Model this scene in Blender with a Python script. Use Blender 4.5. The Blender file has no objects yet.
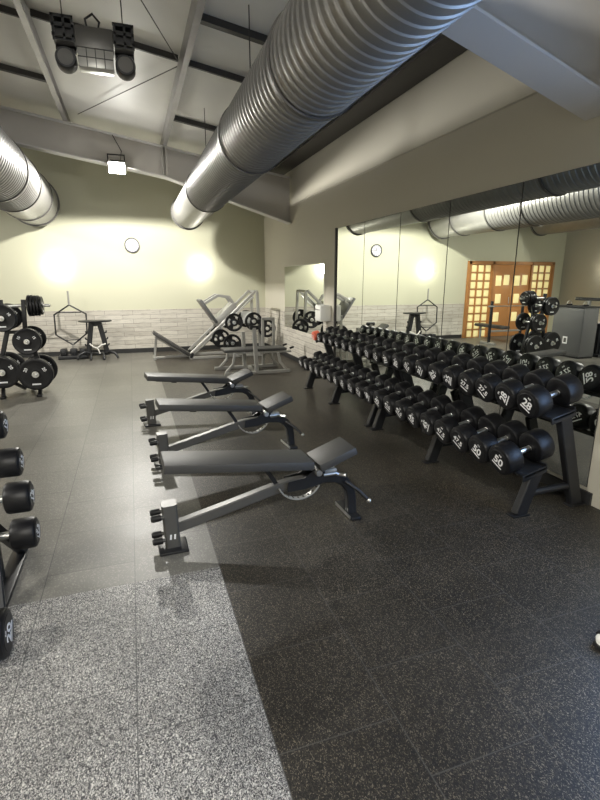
import bpy, bmesh, math, random
from mathutils import Vector, Matrix, Euler
random.seed(4)
PI=math.pi
sc=bpy.context.scene
COL=sc.collection
R=math.radians
# ------------------------------------------------------------------ materials
def mat(name,col,rough=.5,metal=0,spec=.5,emit=None,es=0,bump=None,var=None,coat=0):
    m=bpy.data.materials.new(name); m.use_nodes=True
    nt=m.node_tree; b=nt.nodes['Principled BSDF']
    b.inputs['Base Color'].default_value=(*col,1); b.inputs['Roughness'].default_value=rough
    b.inputs['Metallic'].default_value=metal; b.inputs['Specular IOR Level'].default_value=spec
    if coat: b.inputs['Coat Weight'].default_value=coat
    if emit: b.inputs['Emission Color'].default_value=(*emit,1); b.inputs['Emission Strength'].default_value=es
    if var or bump:
        tc=nt.nodes.new('ShaderNodeTexCoord'); n=nt.nodes.new('ShaderNodeTexNoise')
        sc_=(var or bump)[0]; n.inputs['Scale'].default_value=sc_; n.inputs['Detail'].default_value=4
        nt.links.new(tc.outputs['Object'],n.inputs['Vector'])
        if var:
            mx=nt.nodes.new('ShaderNodeMix'); mx.data_type='RGBA'
            mx.inputs['A'].default_value=(*[c*(1-var[1]) for c in col],1)
            mx.inputs['B'].default_value=(*[min(1,c*(1+var[1])) for c in col],1)
            nt.links.new(n.outputs['Fac'],mx.inputs['Factor']); nt.links.new(mx.outputs['Result'],b.inputs['Base Color'])
        if bump:
            bp=nt.nodes.new('ShaderNodeBump'); bp.inputs['Strength'].default_value=bump[1]; bp.inputs['Distance'].default_value=.01
            nt.links.new(n.outputs['Fac'],bp.inputs['Height']); nt.links.new(bp.outputs['Normal'],b.inputs['Normal'])
    return m
M={}
M['wall_yellow']=mat('wall_yellow',(.53,.525,.395),.7,var=(.7,.03))
M['wall_beige']=mat('wall_beige',(.55,.52,.43),.7,var=(.8,.03))
M['white_trim']=mat('white_trim',(.75,.73,.66),.5)
M['rafter']=mat('rafter_paint',(.50,.48,.45),.55,var=(2,.06))
M['flange']=mat('flange_pale',(.62,.61,.6),.5)  # paler than the rafter web
M['purlin']=mat('galvanised',(.33,.32,.31),.42,.35,var=(6,.15))
M['darkbar']=mat('dark_bar',(.045,.042,.04),.5)
M['sheet']=mat('roof_sheet',(.74,.73,.69),.5,var=(1.5,.08))
M['duct']=mat('duct_metal',(.26,.255,.245),.45,.55,var=(5,.12))
M['ductband']=mat('duct_band',(.10,.095,.09),.5,.3)
M['black']=mat('black_powder',(.012,.0125,.014),.40,var=(30,.15))
M['blackmat']=mat('black_rubber',(.006,.006,.007),.42,spec=.35,bump=(60,.1))
M['steelgrey']=mat('grey_powder',(.09,.087,.08),.4,.2)
M['silver']=mat('silver_frame',(.34,.335,.31),.35,.3)
M['chrome']=mat('chrome',(.80,.80,.78),.3,1)
M['vinyl']=mat('vinyl_pad',(.045,.044,.042),.52,bump=(200,.08))
M['greypanel']=mat('grey_panel',(.10,.10,.10),.4)
M['white']=mat('white_plastic',(.78,.78,.74),.4)
M['mark']=mat('white_mark',(.8,.8,.8),.5)
M['skirting']=mat('skirting_black',(.025,.025,.025),.5)
M['red']=mat('coral_red',(.75,.16,.09),.5)
M['blue']=mat('blue_mat',(.03,.06,.3),.6)
M['mirror']=mat('mirror_glass',(.86,.89,.84),.0,1)
M['wood']=mat('orange_wood',(.50,.23,.08),.35,var=(3,.2))
M['woodframe']=mat('dark_orange_wood',(.42,.19,.06),.4,var=(4,.2))
M['pane']=mat('lit_glass_block',(.75,.66,.35),.25,emit=(1,.82,.38),es=.45)
M['lamp']=mat('lamp_glow',(1,1,1),.4,emit=(1,.97,.88),es=30)
M['flood']=mat('flood_glow',(1,1,1),.4,emit=(1,.98,.92),es=120)
M['face']=mat('clock_face',(.52,.51,.56),.4)
M['rope']=mat('white_strap',(.75,.73,.68),.7)
M['window']=mat('window_daylight',(.5,.6,.8),.2,emit=(.36,.58,1),es=8.0)

def nodes(m): nt=m.node_tree; return nt,nt.nodes['Principled BSDF']
def math_(nt,op,a,b=None):
    n=nt.nodes.new('ShaderNodeMath'); n.operation=op
    for i,v in enumerate((a,b)):
        if v is None: continue
        if isinstance(v,(int,float)): n.inputs[i].default_value=v
        else: nt.links.new(v,n.inputs[i])
    return n.outputs[0]
def mixc(nt,f,a,b):
    n=nt.nodes.new('ShaderNodeMix'); n.data_type='RGBA'
    if isinstance(f,(int,float)): n.inputs['Factor'].default_value=f
    else: nt.links.new(f,n.inputs['Factor'])
    for s,v in (('A',a),('B',b)):
        if isinstance(v,tuple): n.inputs[s].default_value=(*v,1)
        else: nt.links.new(v,n.inputs[s])
    return n.outputs['Result']
def floor_mat(name,base,flecks,rough,seam,scale=190,sv=.82,var=.25,spec=.5):
    m=mat(name,base,rough,spec=spec); nt,b=nodes(m)
    tc=nt.nodes.new('ShaderNodeTexCoord'); sp=nt.nodes.new('ShaderNodeSeparateXYZ'); nt.links.new(tc.outputs['Object'],sp.inputs[0])
    x,y=sp.outputs['X'],sp.outputs['Y']
    cb=nt.nodes.new('ShaderNodeCombineXYZ')
    nt.links.new(math_(nt,'ADD',y,-.10),cb.inputs[0]); nt.links.new(math_(nt,'ADD',x,-.38+49),cb.inputs[1])
    br=nt.nodes.new('ShaderNodeTexBrick'); br.offset=.5
    br.inputs['Scale'].default_value=1; br.inputs['Brick Width'].default_value=.5; br.inputs['Row Height'].default_value=.49
    br.inputs['Mortar Size'].default_value=.0028; br.inputs['Mortar Smooth'].default_value=.2
    br.inputs['Color1'].default_value=(1,1,1,1); br.inputs['Color2'].default_value=(sv,sv,sv,1); br.inputs['Mortar'].default_value=(1,1,1,1)
    nt.links.new(cb.outputs[0],br.inputs['Vector'])
    n=nt.nodes.new('ShaderNodeTexNoise'); n.inputs['Scale'].default_value=1.3; n.inputs['Detail'].default_value=3; nt.links.new(tc.outputs['Object'],n.inputs['Vector'])
    big=nt.nodes.new('ShaderNodeMapRange'); big.inputs[1].default_value=.3; big.inputs[2].default_value=.7; big.inputs[3].default_value=1-var; big.inputs[4].default_value=1+var
    nt.links.new(n.outputs['Fac'],big.inputs[0])
    col=base
    # flecks : (threshold, colour, scale factor)
    st=nt.nodes.new('ShaderNodeMapping'); st.inputs['Rotation'].default_value=(0,0,.5); st.inputs['Scale'].default_value=(1,.62,1)
    dn=nt.nodes.new('ShaderNodeTexNoise'); dn.inputs['Scale'].default_value=60; nt.links.new(tc.outputs['Object'],dn.inputs['Vector'])
    vm=nt.nodes.new('ShaderNodeVectorMath'); vm.operation='MULTIPLY_ADD'; vm.inputs[1].default_value=(.02,.02,.02)
    nt.links.new(dn.outputs['Color'],vm.inputs[0]); nt.links.new(tc.outputs['Object'],vm.inputs[2])
    nt.links.new(vm.outputs[0],st.inputs[0])
    for i,(th,fc,s) in enumerate(flecks):
        v=nt.nodes.new('ShaderNodeTexVoronoi'); v.voronoi_dimensions='2D'; v.inputs['Scale'].default_value=scale*s
        nt.links.new(st.outputs[0],v.inputs['Vector'])
        sr=nt.nodes.new('ShaderNodeSeparateColor'); nt.links.new(v.outputs['Color'],sr.inputs[0])
        f=math_(nt,'GREATER_THAN',sr.outputs[i%3],th)
        col=mixc(nt,f,col,fc)
    mu=nt.nodes.new('ShaderNodeMix'); mu.data_type='RGBA'; mu.blend_type='MULTIPLY'; mu.inputs['Factor'].default_value=1
    if isinstance(col,tuple): mu.inputs['A'].default_value=(*col,1)
    else: nt.links.new(col,mu.inputs['A'])
    nt.links.new(br.outputs['Color'],mu.inputs['B'])
    m2=nt.nodes.new('ShaderNodeMix'); m2.data_type='RGBA'; m2.blend_type='MULTIPLY'; m2.inputs['Factor'].default_value=1
    nt.links.new(mu.outputs['Result'],m2.inputs['A']); nt.links.new(big.outputs[0],m2.inputs['B'])
    out=mixc(nt,math_(nt,'MULTIPLY',br.outputs['Fac'],.8),m2.outputs['Result'],seam)
    nt.links.new(out,b.inputs['Base Color'])
    rn=nt.nodes.new('ShaderNodeMapRange'); rn.inputs[3].default_value=rough-.06; rn.inputs[4].default_value=rough+.08
    nt.links.new(n.outputs['Fac'],rn.inputs[0]); nt.links.new(rn.outputs[0],b.inputs['Roughness'])
    return m
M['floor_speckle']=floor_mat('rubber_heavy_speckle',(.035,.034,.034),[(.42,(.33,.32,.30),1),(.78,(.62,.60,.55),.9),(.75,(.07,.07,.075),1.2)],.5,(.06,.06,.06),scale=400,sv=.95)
M['floor_grey']=floor_mat('rubber_pale_grey',(.135,.13,.112),[(.80,(.20,.19,.165),1)],.42,(.03,.03,.028),var=.14)  # pale even grey with sparse flecks, lighter than the dark slab
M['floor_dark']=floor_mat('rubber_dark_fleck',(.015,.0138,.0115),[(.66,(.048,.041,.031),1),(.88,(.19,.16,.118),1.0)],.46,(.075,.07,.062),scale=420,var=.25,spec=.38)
def plank_mat(name,axis):
    m=mat(name,(.6,.58,.52),.65); nt,b=nodes(m)
    tc=nt.nodes.new('ShaderNodeTexCoord'); sp=nt.nodes.new('ShaderNodeSeparateXYZ'); nt.links.new(tc.outputs['Object'],sp.inputs[0])
    cb=nt.nodes.new('ShaderNodeCombineXYZ'); nt.links.new(sp.outputs[axis],cb.inputs[0]); nt.links.new(sp.outputs['Z'],cb.inputs[1])
    br=nt.nodes.new('ShaderNodeTexBrick'); br.offset=.37; br.inputs['Scale'].default_value=1
    br.inputs['Brick Width'].default_value=.62; br.inputs['Row Height'].default_value=.1; br.inputs['Mortar Size'].default_value=.0035
    br.inputs['Color1'].default_value=(.60,.57,.50,1); br.inputs['Color2'].default_value=(.47,.44,.38,1); br.inputs['Mortar'].default_value=(.2,.18,.16,1)
    nt.links.new(cb.outputs[0],br.inputs['Vector'])
    mp=nt.nodes.new('ShaderNodeMapping'); mp.inputs['Scale'].default_value=(2.2,22,1); nt.links.new(cb.outputs[0],mp.inputs[0])
    n=nt.nodes.new('ShaderNodeTexNoise'); n.inputs['Scale'].default_value=1.6; n.inputs['Detail'].default_value=6; n.inputs['Roughness'].default_value=.65; nt.links.new(mp.outputs[0],n.inputs['Vector'])
    r=nt.nodes.new('ShaderNodeMapRange'); r.inputs[1].default_value=.52; r.inputs[2].default_value=.72; nt.links.new(n.outputs['Fac'],r.inputs[0])
    c=mixc(nt,math_(nt,'MULTIPLY',r.outputs[0],.75),br.outputs['Color'],(.17,.15,.13))
    nt.links.new(c,b.inputs['Base Color'])
    bp=nt.nodes.new('ShaderNodeBump'); bp.inputs['Strength'].default_value=.3; bp.inputs['Distance'].default_value=.006; bp.invert=True
    nt.links.new(br.outputs['Fac'],bp.inputs['Height']); nt.links.new(bp.outputs['Normal'],b.inputs['Normal'])
    return m
M['plank_x']=plank_mat('whitewashed_planks_far','X'); M['plank_y']=plank_mat('whitewashed_planks_side','Y')

# ------------------------------------------------------------------ mesh tools
class MB:
    def __init__(s): s.bm=bmesh.new()
    def _xf(s,vs,mx): bmesh.ops.transform(s.bm,matrix=mx,verts=vs)
    def box(s,c,sz,rot=(0,0,0),bev=0):
        r=bmesh.ops.create_cube(s.bm,size=1); vs=r['verts']
        bmesh.ops.scale(s.bm,vec=sz,verts=vs)
        if bev:
            es=list({e for v in vs for e in v.link_edges})
            rr=bmesh.ops.bevel(s.bm,geom=es,offset=bev,segments=2,affect='EDGES',profile=.5)
            nf=set(rr['faces']); vs=list({v for f in nf for v in f.verts}|{v for v in vs if v.is_valid})
            for f in {f for v in vs for f in v.link_faces}-nf: f.material_index=1
        s._xf(vs,Matrix.Translation(c)@Euler(rot).to_matrix().to_4x4()); return s
    def bb(s,x0,x1,y0,y1,z0,z1,bev=0): return s.box(((x0+x1)/2,(y0+y1)/2,(z0+z1)/2),(abs(x1-x0),abs(y1-y0),abs(z1-z0)),bev=bev)
    def sweep(s,pts,prof,up=(0,0,1),closed=False,scales=None,twist=None):
        P=[Vector(p) for p in pts]; n=len(P); rings=[]; U=Vector(up)
        for i,p in enumerate(P):
            if closed: t0=(P[i]-P[i-1]).normalized(); t1=(P[(i+1)%n]-P[i]).normalized()
            else:
                t0=(P[i]-P[i-1]).normalized() if i else (P[1]-P[0]).normalized()
                t1=(P[i+1]-P[i]).normalized() if i<n-1 else t0
            t=(t0+t1).normalized(); k=1/max(.35,t.dot(t1))
            side=t.cross(U)
            if side.length<1e-4: side=t.cross(Vector((0,1,0)) if abs(t.y)<.9 else Vector((1,0,0)))
            side.normalize(); nn=side.cross(t).normalized()
            f=scales[i] if scales else 1
            # mitre stretch in the bending plane
            bend=(t1-t0)
            ks=1+(k-1)*(abs(bend.normalized().dot(side)) if bend.length>1e-5 else 0)
            kn=1+(k-1)*(abs(bend.normalized().dot(nn)) if bend.length>1e-5 else 0)
            rings.append([s.bm.verts.new(p+side*a*f*ks+nn*b*f*kn) for a,b in prof])
        m=len(prof); N=n if closed else n-1
        for i in range(N):
            A=rings[i];B=rings[(i+1)%n]
            for j in range(m): s.bm.faces.new((A[j],A[(j+1)%m],B[(j+1)%m],B[j]))
        if not closed:
            s.bm.faces.new(rings[0][::-1]); s.bm.faces.new(rings[-1])
        return s
    def tube(s,pts,r,seg=12,closed=False,scales=None,up=(0.02,.03,1)):
        return s.sweep(pts,[(r*math.cos(2*PI*k/seg),r*math.sin(2*PI*k/seg)) for k in range(seg)],up,closed,scales)
    def rect(s,pts,w,h,up=(0,0,1),closed=False,ch=.12):
        a,b=w/2,h/2; c=min(a,b)*ch*2
        pr=[(a-c,-b),(a,-b+c),(a,b-c),(a-c,b),(-a+c,b),(-a,b-c),(-a,-b+c),(-a+c,-b)]
        return s.sweep(pts,pr,up,closed)
    def lathe(s,prof,axis='X',c=(0,0,0),seg=32,cap=True):
        rings=[]
        for a,r in prof:
            ring=[]
            for k in range(seg):
                t=2*PI*k/seg; u,v=r*math.cos(t),r*math.sin(t)
                p={'X':(a,u,v),'Y':(v,a,u),'Z':(u,v,a)}[axis]
                ring.append(s.bm.verts.new(Vector(p)+Vector(c)))
            rings.append(ring)
        for i in range(len(rings)-1):
            for k in range(seg): s.bm.faces.new((rings[i][k],rings[i][(k+1)%seg],rings[i+1][(k+1)%seg],rings[i+1][k]))
        if cap: s.bm.faces.new(rings[0][::-1]); s.bm.faces.new(rings[-1])
        return s
    def ball(s,c,r,sc3=(1,1,1)):
        q=bmesh.ops.create_uvsphere(s.bm,u_segments=16,v_segments=10,radius=r)
        s._xf(q['verts'],Matrix.Translation(c)@Matrix.Diagonal((*sc3,1))); return s
    def prism(s,poly,axis,a0,a1):
        def P(u,v,a): return {'X':(a,u,v),'Y':(u,a,v),'Z':(u,v,a)}[axis]
        A=[s.bm.verts.new(P(u,v,a0)) for u,v in poly]; B=[s.bm.verts.new(P(u,v,a1)) for u,v in poly]
        n=len(poly); s.bm.faces.new(A[::-1]); s.bm.faces.new(B)
        for i in range(n): s.bm.faces.new((A[i],A[(i+1)%n],B[(i+1)%n],B[i]))
        return s
    def xform(s,mx): bmesh.ops.transform(s.bm,matrix=mx,verts=s.bm.verts); return s
    def mesh(s,name,m,smooth=True):
        bmesh.ops.recalc_face_normals(s.bm,faces=s.bm.faces)
        me=bpy.data.meshes.new(name); s.bm.to_mesh(me); s.bm.free()
        if m: me.materials.append(M[m] if isinstance(m,str) else m)
        if smooth and len(me.polygons):
            flat=[p.material_index==1 for p in me.polygons]
            me.polygons.foreach_set('use_smooth',[not f for f in flat]); me.polygons.foreach_set('material_index',[0]*len(flat)); me.set_sharp_from_angle(angle=R(35))
        return me
    def build(s,name,m,parent=None,smooth=True):
        return link(name,s.mesh(name,m,smooth),parent)
def link(name,me,parent=None):
    o=bpy.data.objects.new(name,me); COL.objects.link(o)
    if parent: o.parent=parent
    return o
def tag(o,label=None,cat=None,group=None,kind=None):
    if label: o['label']=label
    if cat: o['category']=cat
    if group: o['group']=group
    if kind: o['kind']=kind
    return o
def thing(name,label,cat,loc=(0,0,0),rz=0,group=None):
    o=bpy.data.objects.new(name,None); COL.objects.link(o); o.location=loc; o.rotation_euler=(0,0,rz); o.empty_display_size=.1
    return tag(o,label,cat,group)
def copy_tree(o,parent=None):
    c=o.copy(); COL.objects.link(c)
    if parent: c.parent=parent
    for ch in list(o.children): copy_tree(ch,c)
    return c
def struct(name,mb,m,parent=None,smooth=False):
    o=mb.build(name,m,parent,smooth)
    if parent is None: o['kind']='structure'
    return o
def text_mesh(txt,size,depth=.0006,name='number_mark'):
    cu=bpy.data.curves.new('t','FONT'); cu.body=txt; cu.size=size; cu.align_x='CENTER'; cu.align_y='CENTER'; cu.extrude=depth; cu.offset=size*.02
    o=bpy.data.objects.new('t',cu); COL.objects.link(o)
    bpy.context.view_layer.update()
    me=bpy.data.meshes.new_from_object(o.evaluated_get(bpy.context.evaluated_depsgraph_get()))
    bpy.data.objects.remove(o); me.name=name; me.materials.clear(); me.materials.append(M['mark']); return me
def arc(cx,cz,r,a0,a1,n,y=0):
    return [(cx+r*math.cos(R(a0+(a1-a0)*i/n)),y,cz+r*math.sin(R(a0+(a1-a0)*i/n))) for i in range(n+1)]

# ------------------------------------------------------------------ room
XR,XL,YF,YB,APX=3.25,-6.5,12.2,-3.0,-2.6
def zr(x,c=4.41): return c-.155*x if x>=APX else c-.155*APX-.155*(APX-x)
struct('floor',MB().prism([(XL-.2,YB-.2),(XR+.3,YB-.2),(XR+.3,YF+.2),(XL-.2,YF+.2)],'Z',-.2,-.012),'skirting')
# rubber tiles, three colours laid as slabs
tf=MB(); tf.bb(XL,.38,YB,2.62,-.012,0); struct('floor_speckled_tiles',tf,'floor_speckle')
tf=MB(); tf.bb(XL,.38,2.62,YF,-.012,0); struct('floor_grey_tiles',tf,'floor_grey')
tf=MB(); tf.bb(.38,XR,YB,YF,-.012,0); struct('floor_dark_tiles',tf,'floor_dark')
top=[(XR+.3,zr(XR+.3)),(APX,zr(APX)),(XL-.2,zr(XL-.2))]
struct('wall_far',MB().prism([(XL-.2,0),(XR+.3,0)]+top,'Y',YF,YF+.15),'wall_yellow')
struct('wall_back',MB().prism([(XL-.2,0),(XR+.3,0)]+top,'Y',YB-.15,YB),'wall_beige')
struct('wall_left',MB().bb(XL-.15,XL,YB,YF,0,zr(XL)),'wall_beige')
struct('wall_right',MB().prism([(XR,0),(XR+.25,0),(XR+.25,zr(XR+.25)),(XR+.025,zr(XR+.025)),(XR+.025,3.20),(XR,3.17)],'Y',YB,YF),'wall_beige')
struct('ceiling',MB().prism([(XR+.3,zr(XR+.3)),(APX,zr(APX)),(XL-.2,zr(XL-.2)),(XL-.2,zr(XL-.2)+.06),(APX,zr(APX)+.06),(XR+.3,zr(XR+.3)+.06)],'Y',YB-.2,YF+.2),'sheet')
# purlins
n=0
for px in (-5.74,-4.10,-2.46,-.84,.80,2.44):
    n+=1; z=zr(px,4.225)
    struct('trim_%d'%n,MB().prism([(px-.035,z),(px+.035,z),(px+.035,z+.02),(px-.015,z+.02),(px-.015,z+.17),(px+.035,z+.17),(px+.035,z+.185),(px-.035,z+.185)],'Y',YB,YF),'purlin')
n+=1; struct('trim_%d'%n,MB().bb(2.90,3.262,YB,YF,3.86,3.895),'darkbar')
def crossbar(x0,x1,y,w):
    global n; n+=1
    struct('trim_%d'%n,MB().prism([(x0,zr(x0)-.07),(x1,zr(x1)-.07),(x1,zr(x1)-.002),(x0,zr(x0)-.002)],'Y',y-w/2,y+w/2),'darkbar')
for a,b,y,w in ((-2.41,-.89,8.62,.09),(-.79,.75,6.65,.03),(-2.41,-.89,6.77,.03),(.85,2.39,5.6,.08),(.85,2.39,6.68,.035),(.85,2.39,8.82,.08),(2.49,2.89,6.66,.07),(2.49,2.89,4.2,.07)):
    crossbar(a,b,y,w)
# portal rafters
def rafter(yc,fw):
    global n
    top=[(3.24,zr(3.24,4.22)),(.78,zr(.78,4.22)),(APX,zr(APX,4.22)),(-6.48,zr(-6.48,4.22))]; bot=[(3.24,2.83),(.78,3.567),(-1.30,3.89),(APX,4.09),(-5.0,3.70),(-6.48,3.1)]
    n+=1; w=MB().prism(top+[(a,b+.006) for a,b in bot[::-1]],'Y',yc-.012,yc+.012); r=struct('trim_%d'%n,w,'rafter')
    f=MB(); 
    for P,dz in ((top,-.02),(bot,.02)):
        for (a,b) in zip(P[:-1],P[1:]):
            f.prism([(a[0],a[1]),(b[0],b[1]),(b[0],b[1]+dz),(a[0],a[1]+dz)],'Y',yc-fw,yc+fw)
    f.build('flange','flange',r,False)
    q=MB()
    for sx in (.745,.815): q.bb(sx-.012,sx+.012,yc-.11,yc+.11,3.58,4.09)
    for k in range(4):
        for sx in (.68,.88): q.lathe([(yc-.03,.014),(yc-.01,.014)],'Y',(sx,0,3.63+k*.12),8)
    q.build('splice_plate','rafter',r)
    return r
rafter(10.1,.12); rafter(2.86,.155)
# wainscot, skirting
n+=1; struct('trim_%d'%n,MB().bb(-2.86,XR,YF-.014,YF,.09,1.02),'plank_x')
w=MB(); w.bb(XR-.014,XR,10.5,YF-.014,.09,1.02); w.bb(XR-.014,XR,8.12,10.5,.09,.655); w.bb(XR-.014,XR,7.62,8.12,.09,1.02)
n+=1; struct('trim_%d'%n,w,'plank_y')
struct('baseboard_far',MB().bb(-2.86,XR-.02,YF-.03,YF,0,.10),'skirting')
struct('baseboard_right',MB().bb(XR-.02,XR,2.50,YF,0,.10),'skirting')
struct('baseboard_left',MB().bb(XL,XL+.02,YB,YF,0,.10),'skirting')
# doors on the far wall with glass blocks either side
dr=MB()
dx0,dx1,dh=-6.08,-2.90,2.24
for a,b,c,d in ((dx0,dx1,dh-.09,dh),(dx0,dx0+.08,0,dh),(dx1-.08,dx1,0,dh),(dx0+.83,dx0+.90,0,dh),(dx1-.90,dx1-.83,0,dh)): dr.bb(a,b,YF-.10,YF,c,d)
dd=struct('door_1',dr,'woodframe')
for s,(a,b) in enumerate(((dx1-.83,dx1-.08),(dx0+.08,dx0+.83))):
    g=MB(); p=MB(); nx,nz=3,9; wx=(b-a)/nx; wz=(dh-.09)/nz
    for i in range(nx+1): g.bb(a+i*wx-.014,a+i*wx+.014,YF-.07,YF-.01,0,dh-.09)
    for k in range(nz+1): g.bb(a,b,YF-.068,YF-.012,max(0,k*wz-.014),k*wz+.014)
    for i in range(nx):
        for k in range(nz): p.box((a+(i+.5)*wx,YF-.03,(k+.5)*wz),(wx-.06,.03,wz-.05),bev=.01)
    g.build('block_grid','wood',dd); p.build('glass_blocks','pane',dd)
for a,b in ((dx0+.90,(dx0+dx1)/2),((dx0+dx1)/2,dx1-.90)):
    lf=MB().bb(a+.004,b-.004,YF-.06,YF-.015,.01,dh-.095,bev=.004).build('door_leaf','wood',dd)
    pn=MB()
    for (fx,fz,wd,h) in ((.3,1.68,.2,.3),(.72,1.7,.2,.3),(.35,1.15,.2,.28),(.33,.6,.2,.28)): pn.box((b-fx*(b-a),YF-.062,fz),(wd,.02,h),bev=.003)
    pn.build('door_pane','pane',lf)
    MB().tube([((dx0+dx1)/2+(.05 if b>-4.4 else -.05),YF-.08,z) for z in (1.0,1.2)],.012,8).build('door_handle','chrome',lf)
# daylight window on the right wall, just out of view
wf=MB()
for a,b,c,d in ((.0,2.0,2.2,2.27),(.0,2.0,.70,.77),(.0,.07,.70,2.27),(1.93,2.0,.70,2.27),(.97,1.03,.70,2.27)): wf.bb(XR-.05,XR,a,b,c,d)
wo=struct('window_1',wf,'white_trim')
MB().bb(XR-.02,XR-.005,.07,1.93,.77,2.2).build('window_pane','window',wo)

# mirrors
edges=[2.55,3.56,4.575,5.58,6.575,7.58]
names=['nearest the camera, behind the rack end','second of five from the camera','middle one of the five in the row','fourth of five from the camera','farthest of the five, nearest the paper dispenser']
for i in range(5):
    a,b=edges[i]+.004,edges[i+1]-.004
    t=thing('wall_mirror','tall wall mirror panel, '+names[i],'mirror',(XR,(a+b)/2,.13),group='tall mirror panels')
    MB().bb(-.006,-.001,a-(a+b)/2,b-(a+b)/2,0,2.385).build('mirror_backing','darkbar',t)
    MB().bb(-.010,-.006,a-(a+b)/2+.003,b-(a+b)/2-.003,.003,2.382).build('mirror_glass','mirror',t)
struct('trim_90',MB().bb(XR-.03,XR,7.585,7.62,.1,2.52),'darkbar')
t=thing('small_wall_mirror','small landscape mirror above the planks near the far corner','mirror',(XR,9.31,.67))
MB().bb(-.006,-.001,-1.18,1.18,0,1.32).build('mirror_backing','white_trim',t)
MB().bb(-.010,-.006,-1.172,1.172,.008,1.312).build('mirror_glass','mirror',t)

# ------------------------------------------------------------------ ducts
def duct(name,label,x,z,r,y0,y1,ysmooth,bands,hang,pitch=.115):
    t=thing(name,label,'duct',(x,y1,z-r),group='round metal ventilation ducts')
    O=(0,-y1,r)
    pr=[]; y=y0
    while y<ysmooth:
        pr+= [(y,r),(y+.55*pitch,r),(y+.65*pitch,r+.008),(y+.85*pitch,r+.008),(y+.95*pitch,r)]; y+=pitch
    pr=[q for q in pr if q[0]<ysmooth]+[(ysmooth,r),(y1-.05,r),(y1-.05,r*1.0)]
    MB().lathe(pr,'Y',O,56,cap=False).build('duct_body','duct',t)
    for b in bands:
        MB().lathe([(b-.02,r+.005),(b-.02,r+.02),(b+.02,r+.02),(b+.02,r+.005)],'Y',O,56,cap=False).build('joint_band','ductband',t)
    MB().lathe([(y1-.06,r),(y1-.06,r+.03),(y1,r+.03),(y1,r-.02),(y1-.03,r-.02)],'Y',O,56,cap=False).build('end_collar','steelgrey',t)
    MB().lathe([(y1-.035,r-.001),(y1-.03,r-.001)],'Y',O,56).build('end_cap','steelgrey',t)
    for b in hang:
        zt=zr(x)-(z-r)-.005
        MB().tube([(0,b-y1,2*r+.012),(0,b-y1,zt)],.006,6).build('hanger_wire','darkbar',t)
    return t
duct('ventilation_duct','large ribbed metal duct running overhead to the right, hung on wires',1.26,3.075,.32,YB+.02,10.95,8.15,(.9,3.34,5.15,8.15),(1.2,5.15,8.1),.085)
duct('ventilation_duct','wide metal duct at the left edge with a smooth end section',-1.78,3.30,.475,YB+.02,11.95,9.7,(3.2,8.6,9.7,11.0),(3.2,8.2,9.6),.10)
duct('ventilation_duct','metal duct hung above the doors, seen only in the mirror',-5.0,3.40,.42,YB+.02,11.75,9.5,(4,7,9.5),(4,9))

# ------------------------------------------------------------------ lamps and clock
def light(name,kind,loc,power,col,parent,size=.1,**k):
    d=bpy.data.lights.new(name,kind); d.energy=power; d.color=col
    if kind in('POINT','SPOT'): d.shadow_soft_size=size
    for a,b in k.items(): setattr(d,a,b)
    o=bpy.data.objects.new(name,d); COL.objects.link(o); o.location=loc
    if parent: o.parent=parent
    return o
WARM=(1,.95,.80)
def wall_lamp(label,x,y,z,nx,ny,p=3):
    t=thing('wall_lamp',label,'lamp',(x,y,z),group='round glowing wall lamps')
    MB().lathe([(0,.10),(.03,.10)],'Y' ,(0,0,0),24).xform(Matrix.Rotation(math.atan2(nx,-ny) if False else (0 if ny<0 else PI/2),4,'Z')@Matrix.Diagonal((1,-1,1,1))).build('base_plate','white',t)
    g=MB().ball((nx*.07,ny*.07,0),.125,(1 if ny else .7,.7 if ny else 1,1)).build('glowing_globe','lamp',t)
    light('lamp_light','POINT',(nx*.22,ny*.22,0),p,WARM,t,.08)
wall_lamp('left of the two glowing round lamps on the far wall, above the hexagonal bar',-1.50,YF-.002,1.98,0,-1)
wall_lamp('right of the two glowing round lamps on the far wall, above the leg press',1.64,YF-.002,1.98,0,-1)
wall_lamp('glowing round lamp on the left wall, seen in the mirror above the cabinet',XL+.002,10.5,2.0,1,0)
wall_lamp('glowing round lamp on the left wall, out of view beside the weights',XL+.002,4.5,2.0,1,0,6)
def flood(label,x,y,z,p,rx,aim):
    t=thing('flood_lamp',label,'lamp',(x,y,z),group='flood lamps on the rafters')
    MB().box((0,.03,0),(.30,.09,.22),bev=.02).xform(Matrix.Rotation(R(rx),4,'X')).build('lamp_housing','steelgrey',t)
    MB().box((0,-.022,0),(.27,.02,.19),bev=.008).xform(Matrix.Rotation(R(rx),4,'X')).build('lamp_lens','flood',t)
    MB().rect([(-.14,.03,0),(-.14,.05,.22),(.14,.05,.22),(.14,.03,0)],.02,.006,up=(0,1,0)).build('bracket','black',t)
    MB().tube([(.06,.06,.1),(.1,.10,.3),(.02,.09,.45),(-.03,.09,.55)],.008,6).build('cable','black',t)
    l=light('lamp_light','SPOT',(0,-.13,-.16),p,(1,.97,.90),t,.07,spot_size=R(178),spot_blend=.12); l.rotation_euler=(R(aim),0,0)
flood('blazing flood lamp fixed under the far rafter, above the clock',-.065,9.93,3.66,600,32,-8)
flood('flood lamp on the near rafter behind the viewpoint',-.2,-1.5,3.62,400,30,8)
flood('added fill flood lamp over the left side of the room, behind the viewpoint',-4.2,1.5,3.75,450,30,0)  # added unseen fill light, lifts the overall brightness from the left
flood('added fill flood lamp on the left side near the doors, seen in no direct view',-4.4,6.5,3.75,350,30,0)  # second added fill, no such lamp visible; brightens floor and benches
t=thing('wall_clock','round white clock high on the far wall between the two lamps','clock',(.106,YF-.002,2.474))
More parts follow.
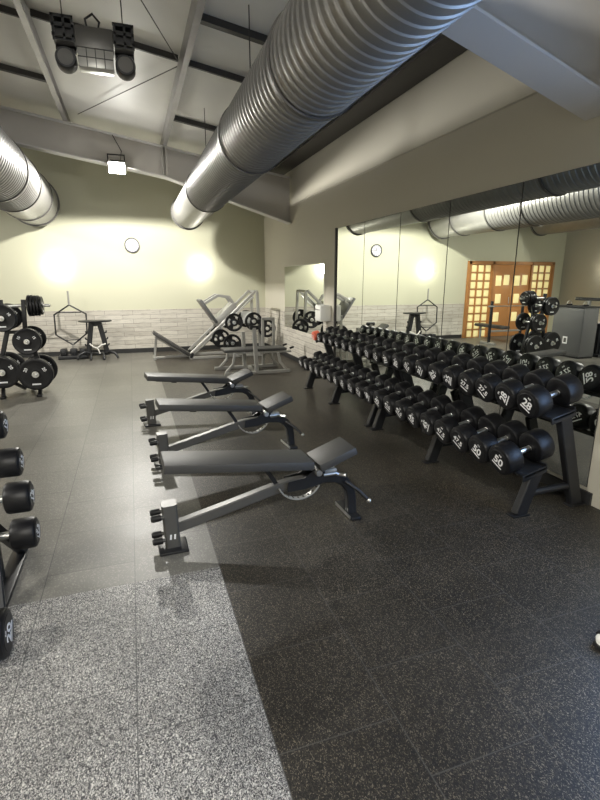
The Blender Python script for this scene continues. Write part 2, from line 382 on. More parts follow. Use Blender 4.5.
MB().lathe([(-.035,.165),(-.035,.145),(-.01,.145)],'Y',(0,0,0),36,False).lathe([(-.035,.165),(0,.165)],'Y',(0,0,0),36,False).build('clock_rim','black',t)
MB().lathe([(-.018,.152),(0,.152)],'Y',(0,0,0),36).build('clock_face','face',t)
tk=MB()
for k in range(12):
    a=R(30*k); tk.box((.125*math.sin(a),-.0195,.125*math.cos(a)),(.008,.002,.028),(0,a,0))
tk.build('hour_marks','steelgrey',t)
MB().box((0,-.022,.03),(.01,.002,.08),(0,R(-8),0)).build('hour_hand','black',t)
MB().box((.05,-.024,-.004),(.11,.002,.007),(0,R(4),0)).build('minute_hand','black',t)

# ceiling heater / fan unit hung on wires
t=thing('ceiling_heater','dark twin-ended unit hung from the roof on wires at upper left','heater',(-.125,5.0,3.38))
for s in (-1,1):
    c=s*.235
    b=MB()
    for z in (.25,.32,.385): b.bb(c-.085,c+.085,-.10,-.085,z,z+.022)
    for x in (-.08,0,.065): b.bb(c+x-.0,c+x+.018,-.10,-.085,.22,.407)
    b.bb(c-.08,c+.08,-.085,.10,.395,.407); b.bb(c-.08,c+.08,.09,.10,.2,.4); b.bb(c-.08,c+.08,-.05,.05,.24,.37)
    b.build('end_bracket','black',t)
    MB().lathe([(-.07,.075),(-.05,.083),(.06,.083),(.08,.06)],'Y',(c,0,.115),28).build('lamp_drum','black',t)
    MB().lathe([(-.074,.02),(-.074,.06),(-.068,.06)],'Y',(c,0,.115),24).build('drum_ring','steelgrey',t)
    MB().tube([(c,0,.4),(c,0,zr(-.125+c)-3.38-.003)],.005,6).build('hanger_wire','darkbar',t)
MB().bb(-.15,.15,-.08,.08,.20,.36,bev=.01).build('housing','steelgrey',t)
m_=MB().bb(-.14,.14,-.07,.07,.06,.20,bev=.004)
m_.build('reflector_panel','silver',t)
g=MB()
for x in (-.07,0,.07): g.bb(x-.003,x+.003,-.076,-.07,.06,.2)
g.bb(-.14,.14,-.076,-.07,.13,.136); g.build('guard_wire','black',t)
MB().tube([(-.05,0,.36),(-.06,-.02,.43),(0,-.03,.47),(.05,-.02,.42),(.03,0,.36)],.009,8).build('cable','black',t)
# bracing wires under the roof
for i,(a,b,lb) in enumerate((((.37,5.69,4.36),(.79,6.53,4.29),'thin bracing wire running forward from the purlin crossing'),((.81,6.79,4.28),(-.68,10.66,4.54),'long thin bracing wire running back over the far rafter'))):
    a,b=((.10,5.1,zr(.10)-.05),(.74,6.58,zr(.74)-.09)) if i==0 else ((.74,6.74,zr(.74)-.09),(-.62,9.9,zr(-.62)-.05))
    o=MB().tube([a,b],.006,6).build('bracing_wire','darkbar'); tag(o,lb,'wire','roof bracing wires')

# ------------------------------------------------------------------ dumbbells
_h={}
def head_mesh(r,l):
    k=(round(r,3),round(l,3))
    if k not in _h:
        a=l/2; b=min(.016,r*.18)
        _h[k]=MB().lathe([(-a,r*.35),(-a-.002,r*.36),(-a-.002,r*.74),(-a,r*.76),(-a,r-b*1.1),(-a+b*.35,r-b*.35),(-a+b,r),(a-b*1.2,r),(a-b*.4,r-b*.3),(a,r-b),(a,r*.4)],'X',(0,0,0),36).mesh('head','blackmat')
    return _h[k]
_hd=None
def handle_mesh():
    global _hd
    if not _hd: _hd=MB().lathe([(-.08,.028),(-.07,.019),(-.04,.021),(0,.023),(.04,.021),(.07,.019),(.08,.028)],'X',(0,0,0),16).mesh('handle','chrome')
    return _hd
_t={}
def mark_mesh(txt,r):
    k=(txt,round(r,3))
    if k not in _t:
        me=text_mesh(txt,r*(.78 if len(txt)<4 else .56)); b=bmesh.new(); b.from_mesh(me)
        q=bmesh.ops.create_cube(b,size=1); bmesh.ops.scale(b,vec=(r*.85,r*.09,.0012),verts=q['verts']); bmesh.ops.translate(b,vec=(0,-r*.40,0),verts=q['verts'])
        b.to_mesh(me); b.free()
        me2=text_mesh('KG',r*.17); b=bmesh.new(); b.from_mesh(me); b2=bmesh.new(); b2.from_mesh(me2)
        for v in b2.verts: v.co.y+=r*.50
        bmesh.ops.recalc_face_normals(b,faces=b.faces)
        tmp=bpy.data.meshes.new('x'); b2.to_mesh(tmp); b.from_mesh(tmp); b.to_mesh(me); b.free(); b2.free(); bpy.data.meshes.remove(tmp)
        _t[k]=me
    return _t[k]
def dumbbell(label,group,x,y,z,r,txt,tilt=-14,hl=None,rz=0,spin=0,near_mat=None,mirror_txt=True,hr=1.0):
    """z is the axis height; the root sits at the lowest point."""
    l=hl or (.055+r*.70)
    t=thing('dumbbell',label,'dumbbell',(x,y,z-r),0,group); t.rotation_euler=(0,0,rz)
    Rt=Matrix.Rotation(R(tilt),4,'Y'); T=Matrix.Translation((0,0,r))@Rt
    h=link('handle',handle_mesh(),t); h.matrix_local=T
    for s in (-1,1):
        hd=link('head',head_mesh(r,l),t)
        hm=T@Matrix.Translation((s*(.072+l/2),0,0))
        if s>0: hm=hm@Matrix.Rotation(PI,4,'Z')
        hd.matrix_local=hm
        if near_mat and s<0:
            hd.data=hd.data.copy(); hd.data.materials[0]=M[near_mat]; hd['label']='coral red head'
        nm=link('number_mark',mark_mesh(txt,r),hd)
        # local frame of head: outer face at -X ; text right = -Y, up = Z
        mm=Matrix(((0,0,-1,0),(-1,0,0,0),(0,1,0,0),(0,0,0,1)))
        nm.matrix_local=Matrix.Translation((-l/2-.003,0,0))@mm@Matrix.Rotation(R(spin),4,'Z')
    return t
up=['28','28','27.5','27.5','25','25','22.5','22.5','20','20','17.5','17.5','15','15','12.5','12.5','10','10','7.5','7.5']
lo=['50','50','47.5','47.5','45','45','42.5','42.5','40','40','37.5','37.5','35','35','32.5','32.5','30','30','30','30']
ordn=['nearest','second','third','fourth','fifth','sixth','seventh','eighth','ninth','tenth (farthest)']
spu=[-28,65,-35,-30,70,-60,60,-40,-20,10]; spl=[-25,-28,-30,-32,65,-30,-35,-28,-30,60]
for k in range(20):
    y=2.62+.2345*k; rk='near' if k<10 else 'far'; o=ordn[k%10]
    nu=', marked %s'%up[k] if k<4 else ''; nl=', marked %s'%lo[k] if k<6 else ''
    if k==9: pass
    dumbbell('%s dumbbell on the %s rack\'s upper tier counting away from camera%s'%(o,rk,nu) if k!=19 else 'dumbbell with a coral red head at the far end of the far rack, upper tier',
        'dumbbells on the upper tier of the %s rack'%rk,2.82,y,.885,.112-.0021*k,up[k],spin=spu[k%10]+random.uniform(-6,6),near_mat='red' if k==19 else None)
    dumbbell('%s dumbbell on the %s rack\'s lower tier counting away from camera%s'%(o,rk,nl),'dumbbells on the lower tier of the %s rack'%rk,2.62,y,.48,.115-.0013*k,lo[k],spin=spl[k%10]+random.uniform(-6,6))

# racks
def rack(label,y0,y1,fr,shr):
    t=thing('dumbbell_rack',label,'rack',(2.9,(y0+y1)/2,0),group='two-tier dumbbell racks'); cy=(y0+y1)/2; L=y1-y0
    for nm,cx,cz,rr in (('lower_tray',2.62,.48,.116),('upper_tray',2.82,.885,.113-shr)):
        off=rr+.016
        a=R(14); nx,nz=-math.sin(a),math.cos(a)
        c=(cx-nx*off-2.9,0,cz-nz*off)
        MB().box(c,(.20,L,.022),(0,R(-14),0),bev=.004).box((c[0]+.10*math.cos(a)+.0,0,c[2]+.10*math.sin(a)+.012),(.012,L,.04),(0,R(-14),0)).build(nm,'black',t)
        # end caps
        for s in (-1,1): MB().box((c[0],s*(L/2-.006),c[2]-.01),(.22,.012,.05),(0,R(-14),0),bev=.003).build('end_cap','black',t)
    for f in fr:
        y=f-cy
        MB().rect([(2.60-2.9,y,0.012),(2.715-2.9,y,.345)],.06,.105,up=(1,0,0)).build('front_leg','black',t)
        MB().rect([(3.14-2.9,y,.012),(2.905-2.9,y,.752)],.06,.105,up=(1,0,0)).build('back_leg','black',t)
        MB().tube([(2.64-2.9,y,.165),(3.09-2.9,y,.175)],.026,14).build('strut','black',t)
        for x in (2.597,3.145): MB().box((x-2.9,y,.006),(.15,.08,.012),bev=.003).build('foot_plate','black',t)
    return t
rack('black two-tier dumbbell rack nearer the camera along the mirrors',2.50,4.862,(2.56,3.70,4.80),0)
rack('black two-tier dumbbell rack farther away, ending below the paper dispenser',4.875,7.21,(4.95,6.08,7.14),.022)

# ------------------------------------------------------------------ benches
def bench_parts(t):
    # x runs along the bench, origin on the floor under the front post
    MB().rect([(.045,0,.018),(.035,0,.315)],.10,.095,up=(1,0,0)).build('front_post','steelgrey',t)
    lg=MB()
    for s in (-.013,.013): lg.box((s+.045,-.0515,.10),(.011,.002,.034),(0,R(6),0))
    lg.build('logo_mark','mark',t)
    MB().box((.045,-.01,.011),(.185,.18,.022),bev=.009).build('front_foot','black',t)
    for z in (.245,.085):
        for s in (-1,1):
            y=s*.045
            MB().tube([(0,y,z),(-.03,y,z)],.014,10).build('peg','steelgrey',t)
            MB().tube([(-.018,y,z),(-.070,y,z-.004),(-.082,y,z-.005)],.022,14,scales=[1,1,.7]).build('rubber_grip','blackmat',t)
    MB().rect([(.08,0,.145),(.42,0,.225),(.70,0,.295),(.84,0,.325),(1.0,0,.33)],.07,.07).build('spine_beam','steelgrey',t)
    MB().rect([(.96,0,.33),(1.10,0,.335),(1.20,0,.325),(1.27,0,.285),(1.315,0,.22),(1.33,0,.13),(1.335,0,.03)],.07,.06,up=(0,1,0)).build('rear_leg','black',t)
    MB().box((1.335,.05,.014),(.08,.30,.028),bev=.008).build('rear_foot','black',t)
    MB().box((1.292,.05,.02),(.006,.26,.022)).build('foot_trim','chrome',t)
    hinge=MB()
    for s in (-1,1): hinge.prism([(.82,.285),(.96,.29),(1.08,.315),(1.10,.40),(1.03,.43),(.95,.375),(.83,.36)],'Y',s*.052-.004,s*.052+.004)
    hinge.build('hinge_bracket','black',t)
    MB().lathe([(-.085,.022),(-.075,.026),(.075,.026),(.085,.022)],'Y',(1.045,0,.405),20).build('hinge_bolt','chrome',t)
    a=MB().rect(arc(  .915,.385,.165,205,330,16,-.035),.010,.042,up=(0,1,0)); ar=a.build('adjustment_arc','silver',t)
    hl=MB()
    for (x,_,z) in arc(  .915,.385,.165,212,322,8): hl.lathe([(-.046,.009),(-.024,.009)],'Y',(x,0,z),10)
    hl.build('adjustment_hole','darkbar',ar)
    MB().rect([(.76,.0,.33),(.72,0,.40),(.66,0,.49)],.03,.012,up=(0,1,0)).build('prop_arm','black',t)
    MB().tube([(1.26,-.05,.30),(1.34,-.10,.24),(1.40,-.13,.175)],.013,10).build('pull_handle','black',t)
    MB().ball((1.41,-.135,.165),.018).build('handle_knob','chrome',t)
    MB().tube([(1.08,-.075,.385),(1.18,-.075,.385)],.010,8).tube([(1.19,-.05,.37),(1.24,-.10,.37)],.016,8).build('pop_pin','chrome',t)
    MB().box((1.15,0,.375),(.10,.07,.05),bev=.006).build('seat_bracket','silver',t)
    x1,z1,x0,z0=.985,.485,.015,.595
    L=math.hypot(x1-x0,z1-z0); an=math.atan2(z0-z1,x1-x0)
    MB().box(((x0+x1)/2,0,(z0+z1)/2),(L,.275,.058),(0,an,0),bev=.006).build('backrest_pad','vinyl',t)
    MB().box(((x0+x1)/2+.03,0,(z0+z1)/2-.036),(L-.14,.20,.014),(0,an,0)).box((.33,0,.510),(.06,.10,.02),(0,an,0)).rect([(.28,0,.53),(1.0,0,.435),(1.05,0,.405)],.05,.026).build('backrest_frame','black',t)
    sa=R(20)
    MB().box((1.17,0,.505),(.285,.265,.055),(0,-sa,0),bev=.006).build('seat_pad','vinyl',t)
    MB().box((1.178,0,.472),(.25,.18,.012),(0,-sa,0)).build('seat_plate','black',t)
    MB().rect([(1.07,0,.385),(1.13,0,.43),(1.19,0,.468)],.05,.03).build('seat_arm','black',t)
bl=[('adjustable grey padded bench nearest the camera',(.085,2.94),(1.42,2.97)),
    ('adjustable grey padded bench, middle of the three',(.13,4.45),(1.48,4.55)),
    ('adjustable grey padded bench, farthest of the three',(.07,5.85),(1.42,5.99))]
proto=None
for i,(lb,p,q) in enumerate(bl):
    an=math.atan2(q[1]-p[1],q[0]-p[0])
    if i==0:
        proto=thing('weight_bench',lb,'bench',(*p,0),an,'adjustable weight benches in a row'); bench_parts(proto)
    else:
        c=copy_tree(proto); c.location=(*p,0); c.rotation_euler=(0,0,an); c['label']=lb

# ------------------------------------------------------------------ weight plates
def plate_mesh(Rr,th,holes=True):
    mb=MB(); bm=mb.bm; n_=60
    rad=[.11,.26,.30,.44,.74,.80,.93,1.0]; hw=[.62,.62,.36,.32,.32,.36,.5,.36]
    if not holes: hw=[.62,.62,.42,.36,.36,.40,.5,.36]
    V=[[[bm.verts.new((Rr*rr*math.sin(2*PI*j/n_),s*th*h,Rr*rr*math.cos(2*PI*j/n_))) for j in range(n_)] for rr,h in zip(rad,hw)] for s in (-1,1)]
    def cell(i,j):
        j%=n_
        if i<0 or i>=len(rad)-1: return False
        if holes and i==3:
            for c0 in (0,20,40):
                if (j-c0)%n_ <12: return False
        return True
    for i in range(len(rad)-1):
        for j in range(n_):
            if not cell(i,j): continue
            j2=(j+1)%n_
            for s in (0,1): bm.faces.new((V[s][i][j],V[s][i+1][j],V[s][i+1][j2],V[s][i][j2]))
            if not cell(i-1,j): bm.faces.new((V[0][i][j],V[0][i][j2],V[1][i][j2],V[1][i][j]))
            if not cell(i+1,j): bm.faces.new((V[0][i+1][j],V[0][i+1][j2],V[1][i+1][j2],V[1][i+1][j]))
            if not cell(i,j-1): bm.faces.new((V[0][i][j],V[0][i+1][j],V[1][i+1][j],V[1][i][j]))
            if not cell(i,j+1): bm.faces.new((V[0][i][j2],V[0][i+1][j2],V[1][i+1][j2],V[1][i][j2]))
    return mb.mesh('disc','blackmat')
_p={}
def weight_plate(label,group,c,Rr,th,axis='Y',txt='20',holes=True,rz=0):
    """c = centre of plate; plate faces -Y locally."""
    t=thing('weight_plate',label,'weight plate',(c[0],c[1],c[2]-Rr),rz if axis=='Y' else rz+PI/2,group)
    k=(round(Rr,3),round(th,3),holes)
    if k not in _p:
        mk=MB(); 
        for a in (0,) : mk.box((0,-th*.37-.001,-Rr*.62) if holes else (0,-th*.36-.004,-Rr*.62),(Rr*.5,.003,Rr*.09))
        hub=MB().lathe([(-th*.66,Rr*.105),(-th*.66,Rr*.2),(-th*.6,Rr*.2)],'Y',(0,0,0),24,False)
        _p[k]=(plate_mesh(Rr,th,holes),hub.mesh('hub_ring','chrome'),mk.mesh('white_bar','mark',False))
    d,h,mk=_p[k]
    for nm,me in (('disc',d),('hub_ring',h)):
        o=link(nm,me,t); o.location=(0,0,Rr)
    if not holes or True:
        dk=[c_ for c_ in t.children if c_.name.startswith('disc')][0]
        if not holes: link('white_bar',mk,dk)
        tm=mark_plain(txt,Rr*.26)
        for a in ((60,-60) if not holes else (-90,30,150)):
            rr=.60 if not holes else .60
            o=link('number_mark',tm,dk)
            o.matrix_local=Matrix.Rotation(R(a),4,'Y')@Matrix.Translation((0,-th*.42,Rr*rr))@Matrix.Rotation(PI/2,4,'X')
    return t
_m={}
def mark_plain(txt,s):
    k=(txt,round(s,3))
    if k not in _m: _m[k]=text_mesh(txt,s)
    return _m[k]

# plate tree on the left
TX,TY=-1.66,8.15
t=thing('plate_tree','black steel weight-plate tree by the left edge, loaded with plates','weight tree',(TX,TY,0))
for s in (-1,1):
    MB().rect([(s*.30,0,.24),(s*.22,0,.62),(s*.12,0,.95),(s*.15,0,1.42)],.06,.06,up=(0,1,0)).build('upright','black',t)
    MB().rect([(s*.05,.32,.03),(s*.22,.0,.25),(s*.26,-.02,.25)],.05,.05).build('base_leg','black',t)
    MB().rect([(s*.24,-.22,.03),(s*.26,-.02,.25)],.05,.05).build('base_leg','black',t)
    MB().box((s*.24,-.24,.02),(.07,.10,.04),bev=.01).build('rubber_foot','blackmat',t)
MB().rect([(-.33,0,.25),(.33,0,.25)],.06,.06).build('cross_beam','black',t)
MB().rect([(-.14,0,.95),(.14,0,.95)],.05,.05).build('cross_beam','black',t)
for (x,z) in ((.23,.345),(-.20,.40),(.17,.83),(-.11,1.17)):
    MB().tube([(x,.34,z),(x,-.36,z)],.022,12).build('plate_horn','chrome',t)
    MB().rect([(x,0,z),(x*.8,0,z-.06)],.05,.05,up=(0,1,0)).build('horn_bracket','black',t)
MB().tube([(-.16,0,1.33),(.50,0,1.33)],.022,12).build('plate_horn','chrome',t)
G='weight plates on the black plate tree'
def P(lb,x,y,z,r,th,txt,ax='Y',holes=False): weight_plate(lb,G,(x,y,z),r,th,ax,txt,holes)
P('large black plate low on the right of the plate tree, front of its pair',-1.43,7.88,.345,.235,.05,'20')
P('large black plate low on the right of the tree, just behind the front one',-1.43,7.945,.345,.235,.05,'20')
P('medium black plate at mid height on the tree, front of its pair',-1.49,7.90,.83,.19,.045,'15')
P('medium black plate at mid height on the tree, behind the front one',-1.49,7.96,.83,.19,.045,'15')
P('large black plate low on the left of the plate tree, cut by the photo edge',-1.86,7.88,.40,.235,.05,'20')
P('large black plate low on the left of the tree, behind the front one',-1.86,7.945,.40,.235,.05,'20')
P('medium black plate high on the left of the plate tree',-1.77,7.90,1.17,.19,.045,'10')
P('medium black plate high on the left of the tree, behind another',-1.77,7.96,1.17,.19,.045,'10')
P('large black plate low on the back of the tree, seen in the mirror',-1.43,8.35,.345,.235,.05,'20')
P('medium black plate at mid height on the back of the tree',-1.49,8.35,.83,.19,.045,'15')
P('large black plate low at the back left of the tree',-1.86,8.35,.40,.235,.05,'20')
P('medium black plate high at the back left of the tree',-1.77,8.35,1.17,.19,.045,'10')
for i,(x,r) in enumerate(((-1.44,.155),(-1.40,.155),(-1.36,.15),(-1.32,.15),(-1.28,.135))):
    P('%s of the small plates stacked sideways on top of the tree'%['innermost','second','middle','fourth','outermost'][i],x,TY,1.33,r,.034,'5','X')

# ------------------------------------------------------------------ hex bar and stand at far wall
HY=11.72
t=thing('hexagonal_bar','black hexagonal trap bar stood upright against the far wall','barbell',(-1.31,HY,.235))
hx=[(.01,.937),(.33,.735),(.31,.315),(0,.065),(-.32,.297),(-.31,.73)]
MB().tube([(x,0,z) for x,z in hx],.016,10,closed=True,up=(0,1,0)).build('hexagon_frame','black',t)
for z in (.775,.175): MB().tube([(-.235 if z>.5 else -.16,0,z),(.235 if z>.5 else .16,0,z)],.012,10).build('grip_bar','black',t)
MB().tube([(.01,0,.93),(.01,0,1.235)],.020,12).build('sleeve','silver',t)
MB().tube([(0,0,.075),(0,0,0.003)],.020,12).build('sleeve','silver',t)
t=thing('bar_holder','low black steel block holding the hexagonal bar upright','stand',(-1.31,HY,0))
MB().box((0,0,.04),(.62,.36,.08),bev=.015).build('base_plate','black',t)
for x in (-.2,.2,0): MB().box((x,0,.15),(.13,.22,.14),bev=.02).build('holder_block','black',t)
t=thing('accessory_stand','black flat-topped accessory stand with splayed curved feet beside the hexagonal bar','stand',(-.80,11.55,0))
MB().lathe([(.80,.02),(.803,.30),(.815,.345),(.83,.35),(.84,.33),(.842,.02)],'Z',(0,0,0),36).xform(Matrix.Diagonal((1,.6,1,1))).build('top_plate','black',t)
for s in (-1,1):
    MB().rect([(s*.20,0,.08),(s*.14,0,.45),(s*.08,0,.80)],.10,.13,up=(0,1,0)).build('column','black',t)
    for z in (.28,.42,.56): MB().rect([(s*(.21-.12*z),0,z),(s*(.27-.12*z),0,z+.01),(s*(.28-.12*z),0,z+.05)],.03,.03,up=(0,1,0)).build('hook','black',t)
    MB().tube([(s*.10,-.02,.10),(s*.25,-.10,.16),(s*.36,-.16,.12),(s*.42,-.20,.02)],.026,12,up=(0,1,0)).build('foot','black',t)
    MB().tube([(s*.08,-.05,.10),(s*.11,-.20,.15),(s*.13,-.30,.10),(s*.14,-.34,.02)],.026,12,up=(1,0,0)).build('foot','black',t)
MB().box((0,0,.76),(.22,.10,.09),bev=.01).build('neck','black',t)
MB().box((0,0,.10),(.40,.12,.05),bev=.01).build('cross_beam','black',t)
o=MB().tube([(-.95,11.47,.34),(-.88,11.44,.27),(-.80,11.43,.24),(-.72,11.44,.30),(-.62,11.46,.33)],.016,8).tube([(-.80,11.43,.25),(-.77,11.42,.18),(-.755,11.42,.12)],.014,8).build('strap','rope')
tag(o,'white strap looped across the black accessory stand','strap')

# ------------------------------------------------------------------ leg press
LY=11.0
t=thing('leg_press_machine','silver incline leg press machine with plates in front of the far wall','exercise machine',(1.9,LY,0))
def W(x,z,y=0): return (x-1.9,y,z)
for s in (-1,1):
    MB().rect([W(1.16,.12,s*.30),W(2.62,1.46,s*.30)],.05,.06,up=(0,0,1)).build('slide_rail','silver',t)
    MB().tube([W(1.18,.06,s*.22),W(2.60,1.34,s*.22)],.018,10).build('guide_rod','chrome',t)
    MB().rect([W(2.66,1.44,s*.30),W(2.72,.03,s*.30)],.06,.06,up=(1,0,0)).build('rear_upright','silver',t)
    MB().rect([W(1.12,.03,s*.30),W(2.75,.03,s*.30)],.06,.06).build('base_beam','silver',t)
    MB().rect([W(1.14,.03,s*.30),W(1.18,.14,s*.30)],.06,.06,up=(1,0,0)).build('front_foot','black',t)
MB().rect([W(2.66,1.45,-.30),W(2.66,1.45,.30)],.05,.05).build('cross_beam','silver',t)
MB().rect([W(1.14,.03,-.32),W(1.14,.03,.32)],.05,.05).build('cross_beam','silver',t)
MB().box(W(1.575,1.03),(.06,.62,.60),(0,R(-34),0),bev=.012).build('foot_platform','greypanel',t)
MB().rect([W(1.50,1.20,-.18),W(1.80,1.37,-.18),W(2.05,1.33,-.18),W(2.18,1.12,-.18)],.06,.06,up=(0,1,0)).rect([W(1.50,1.20,.18),W(1.80,1.37,.18),W(2.05,1.33,.18),W(2.18,1.12,.18)],.06,.06,up=(0,1,0)).build('platform_arm','silver',t)
MB().box(W(1.97,.93),(.62,.46,.22),(0,R(-42),0),bev=.02).build('sled_carriage','silver',t)
MB().box(W(2.42,.88,-.20),(.22,.14,.26),bev=.01).build('counter_box','white',t)
MB().rect([W(2.42,.75,-.2),W(2.60,.75,-.28)],.05,.05).build('box_bracket','silver',t)
MB().box(W(.76,.33),(.92,.34,.07),(0,R(35),0),bev=.015).build('back_pad','vinyl',t)
MB().rect([W(.42,.50),W(1.12,.03)],.06,.05).build('pad_frame','silver',t)
MB().rect([W(.44,.46),W(.38,.03)],.05,.05,up=(1,0,0)).build('pad_leg','silver',t)
MB().rect([W(.38,.03,-.2),W(.38,.03,.2)],.06,.05).build('pad_foot','silver',t)
MB().rect([W(1.16,.05),W(.40,.03)],.05,.05).build('base_beam','silver',t)
for (x,z) in ((2.10,.79),(1.80,.45),(2.03,.345),(2.55,.80),(2.84,.64)):
    MB().tube([W(x,z,-.5),W(x,z,.5)],.022,12).build('plate_horn','chrome',t)
G='weight plates on the leg press machine'
for lb,x,z,y in (('plate at the middle of the leg press sled',2.10,.79,10.60),('plate low on the leg press rail, left of its neighbour',1.80,.45,10.62),
    ('plate lowest on the leg press, nearest the camera',2.03,.345,10.50),('plate high at the rear of the leg press',2.55,.80,10.62),('rearmost plate of the leg press, right of its upright',2.84,.64,10.56),
    ('plate on the mirror side of the leg press sled',2.10,.79,11.42),('plate low on the far side of the leg press rail',1.80,.45,11.42),('plate high on the far side of the leg press',2.55,.80,11.42)):
    weight_plate('black three-grip '+lb,G,(x,y,z),.20,.045,'Y','15',True)

# ------------------------------------------------------------------ seated machine in front
t=thing('pad_frame_machine','silver framed machine with a long narrow black pad in front of the leg press','exercise machine',(2.1,8.95,0))
def V(x,y,z): return (x-2.1,y-8.95,z)
MB().rect([V(1.50,8.58,.03),V(2.74,8.58,.03)],.06,.06).build('base_beam','silver',t)
MB().rect([V(1.42,9.25,.03),V(2.70,9.25,.03)],.06,.06).build('base_beam','silver',t)
MB().rect([V(2.10,8.55,.03),V(2.10,9.28,.03)],.06,.06).build('base_beam','silver',t)
MB().rect([V(2.10,8.58,.03),V(2.06,8.58,.86)],.07,.07,up=(1,0,0)).build('upright','silver',t)
MB().rect([V(2.02,9.25,.03),V(2.0,9.25,.72)],.07,.07,up=(1,0,0)).build('upright','silver',t)
for y,dx in ((8.60,0),(9.22,0)):
    MB().rect([V(1.52,y,.05),V(1.66,y,.20),V(1.70,y,.40)],.045,.045,up=(0,1,0)).build('bent_leg','silver',t)
    MB().rect([V(2.68,y,.05),V(2.56,y,.20),V(2.52,y,.38)],.045,.045,up=(0,1,0)).build('bent_leg','silver',t)
MB().box(V(2.13,8.92,.425),(1.20,.42,.05),bev=.012).build('long_pad','vinyl',t)
for y in (8.74,9.10): MB().rect([V(1.60,y,.385),V(2.82,y,.375)],.05,.035).build('pad_rail','silver',t)
MB().tube([V(2.78,8.70,.44),V(2.86,8.70,.46)],.02,10).tube([V(2.78,9.14,.44),V(2.86,9.14,.46)],.02,10).build('handle_grip','blackmat',t)
for x in (2.40,2.62): MB().rect([V(x,9.25,.05),V(x,9.25,.96)],.05,.05,up=(1,0,0)).build('rear_post','silver',t)
MB().rect([V(2.38,9.25,.96),V(2.64,9.25,.96)],.05,.05).build('cross_beam','silver',t)
MB().tube([V(1.98,8.58,.86),V(2.14,8.58,.86)],.035,12).build('roller','blackmat',t)
# paper dispenser
t=thing('paper_dispenser','white paper dispenser on the right wall between the two mirrors','dispenser',(XR,7.92,1.0))
MB().box((-.105,0,.14),(.21,.27,.28),bev=.03).build('dispenser_body','white',t)
MB().box((-.213,0,.20),(.006,.22,.012)).build('lid_seam','steelgrey',t)

# ------------------------------------------------------------------ left vertical dumbbell stand (mostly out of view)
t=thing('dumbbell_stand','black upright dumbbell stand at the left edge of the photo','rack',(-.83,2.86,0))
MB().rect([(-.03,0,.02),(-.03,0,1.08)],.06,.08,up=(1,0,0)).build('post','black',t)
MB().rect([(.05,-.30,.03),(.00,-.06,.30),(-.03,0,.40)],.055,.055).rect([(.05,.30,.03),(.0,.06,.30),(-.03,0,.40)],.055,.055).build('base_leg','black',t)
MB().box((.03,0,.015),(.09,.70,.03),bev=.006).build('base_foot','black',t)
for z in (.95,.727,.515,.285):
    c=MB()
    for s in (-1,1): c.rect([(-.02,s*.03,z-.04),(-.02,s*.05,z-.025),(-.02,s*.055,z+.01)],.03,.014,up=(1,0,0))
    c.build('cradle','black',t)
G='dumbbells on the left stand'
for lb,x,y,z,r,tx in (('top round-headed dumbbell on the left stand, mostly outside the photo',-.90,2.86,.945,.075,'10'),
    ('second dumbbell from the top of the left stand',-.85,2.86,.727,.080,'12.5'),('third dumbbell from the top of the left stand',-.825,2.87,.515,.089,'15'),('lowest dumbbell on the left stand, just above its base',-.825,2.88,.285,.089,'17.5')):
    dumbbell(lb,G,x,y,z,r,tx,tilt=0,spin=60,hl=.13)
dumbbell('large dumbbell lying on the speckled floor at the left edge',None,-.865,2.24,.112,.112,'20',tilt=0,spin=60,hl=.13)

# trainer at the right edge
t=thing('trainer_shoe','white trainer with a black stripe at the right edge, only its toe showing','shoe',(2.09,1.36,0),R(0))
def loft(mb,secs,n_=20):
    rings=[]
    for x,w,zb,zt in secs:
        rings.append([mb.bm.verts.new((x,w*math.cos(2*PI*k/n_),(zb+zt)/2+(zt-zb)/2*math.sin(2*PI*k/n_))) for k in range(n_)])
    for i in range(len(rings)-1):
        for k in range(n_): mb.bm.faces.new((rings[i][k],rings[i][(k+1)%n_],rings[i+1][(k+1)%n_],rings[i+1][k]))
    mb.bm.faces.new(rings[0][::-1]); mb.bm.faces.new(rings[-1]); return mb
loft(MB(),[(-.125,.018,.02,.045),(-.11,.034,.018,.06),(-.07,.046,.018,.075),(-.02,.048,.018,.10),(.03,.043,.018,.125),(.08,.036,.018,.13),(.13,.035,.018,.135),(.15,.028,.02,.12)]).build('shoe_upper','white',t)
MB().prism([(-.135+.0,0),(-.125,.03),(-.08,.05),(-.02,.053),(.05,.043),(.13,.04),(.155,.02),(.155,-.02),(.13,-.04),(.05,-.043),(-.02,-.053),(-.08,-.05),(-.125,-.03)],'Z',0,.022).build('sole','black',t)
loft(MB(),[(-.100,.0425,.035,.071),(-.090,.0455,.035,.075)]).build('stripe','black',t)

# ------------------------------------------------------------------ things seen in the mirror only
t=thing('storage_cabinet','black steel cabinet with a small white label, seen in the mirror','cabinet',(-2.965,8.36,0))
MB().bb(-.215,.205,-.41,.41,.04,1.11,bev=.012).build('cabinet_body','greypanel',t)
MB().bb(.205,.215,-.39,.39,.08,1.07,bev=.003).build('cabinet_door','greypanel',t)
MB().bb(-.225,.225,-.42,.42,1.11,1.14,bev=.004).build('cabinet_top','black',t)
MB().bb(-.21,.20,-.40,.40,0,.04).build('plinth','black',t)
MB().bb(.215,.218,-.06,.06,.30,.46).build('white_label','mark',t); MB().bb(.218,.219,-.035,.035,.33,.43).build('label_print','steelgrey',t)
for y,lb in ((8.12,'nearer'),(8.55,'farther')):
    k=thing('cable_handle','black D-shaped cable handle on the cabinet top, %s of the two'%lb,'handle',(-2.95,y,1.14),group='cable handles on the cabinet')
    MB().tube([(-.08,0,.02),(.08,0,.02)],.018,10).build('grip','blackmat',k)
    MB().tube([(-.08,0,.02),(-.05,0,.08),(0,0,.11),(.05,0,.08),(.08,0,.02)],.008,8,up=(0,1,0)).build('bow','chrome',k)
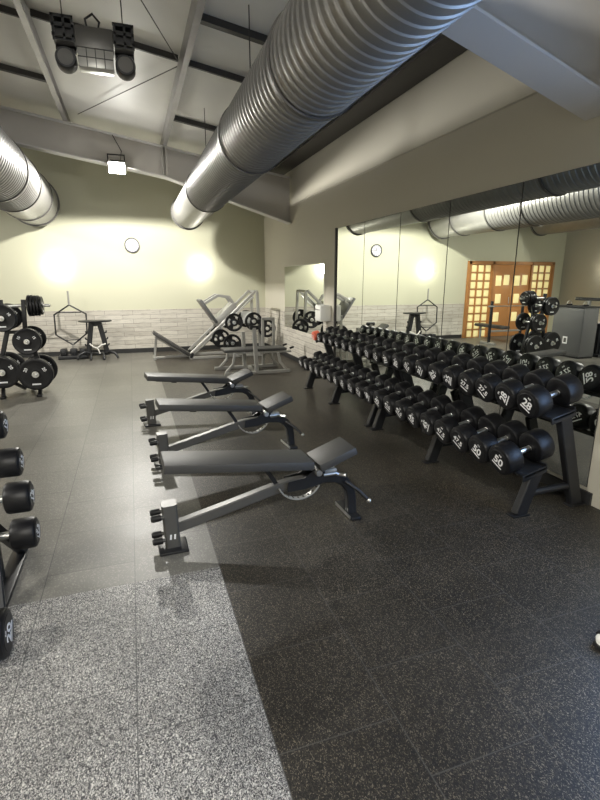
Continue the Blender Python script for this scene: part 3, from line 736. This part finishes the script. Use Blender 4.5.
t=thing('cable_column','tall grey cable machine column beside the black cabinet, seen in the mirror','exercise machine',(-3.55,8.3,0))
MB().bb(-.2,.2,-.35,.35,0,.06,bev=.01).build('base','black',t)
for s in (-1,1): MB().rect([(0,s*.25,.06),(0,s*.25,1.30)],.07,.07,up=(1,0,0)).build('upright','silver',t)
MB().bb(-.1,.1,-.2,.2,.06,.75,bev=.01).build('weight_stack','black',t)
MB().rect([(0,-.6,1.27),(0,.6,1.27)],.09,.07).build('top_arm','black',t)
t=thing('bench_press','barbell bench press in front of the wooden doors, seen in the mirror','bench',(-3.15,10.7,0))
for s in (-1,1):
    MB().rect([(s*.52,0,.03),(s*.52,0,1.15)],.06,.06,up=(1,0,0)).build('upright','black',t)
    MB().rect([(s*.52,-.25,.03),(s*.52,.30,.03)],.06,.06).build('foot','silver',t)
MB().box((0,.55,.43),(.28,1.15,.08),bev=.02).build('bench_pad','vinyl',t)
MB().rect([(-.52,0,.35),(.52,0,.35)],.05,.05).build('cross_beam','silver',t)
MB().rect([(0,1.0,.40),(0,1.0,.03)],.05,.05,up=(1,0,0)).build('leg','silver',t)
o=MB().tube([(-4.15,10.63,1.02),(-2.47,10.63,1.02)],.014,10).tube([(-2.66,10.63,1.02),(-2.47,10.63,1.02)],.024,12).tube([(-4.15,10.63,1.02),(-3.93,10.63,1.02)],.024,12).build('barbell_bar','chrome')
tag(o,'bare chrome barbell racked on the bench press, seen in the mirror','barbell')
o=MB().box((-3.2,9.75,.012),(.6,.7,.022),bev=.004).build('exercise_mat','blue'); tag(o,'blue exercise mat on the floor before the bench press, seen in the mirror','mat')

# ------------------------------------------------------------------ camera and view
cam=bpy.data.cameras.new('camera'); co=bpy.data.objects.new('camera',cam); COL.objects.link(co)
cam.sensor_fit='HORIZONTAL'; cam.sensor_width=36; cam.lens=36*480/600; cam.clip_start=.02
co.location=(0,0,1.7); co.rotation_euler=(R(90-14.036),0,R(-18.96)); sc.camera=co
w=bpy.data.worlds.new('world'); w.use_nodes=True; w.node_tree.nodes['Background'].inputs[0].default_value=(.5,.5,.48,1); w.node_tree.nodes['Background'].inputs[1].default_value=.05; sc.world=w
vs=sc.view_settings; vs.view_transform='Standard'; vs.look='None'; vs.gamma=1; vs.use_curve_mapping=False; vs.exposure=.14
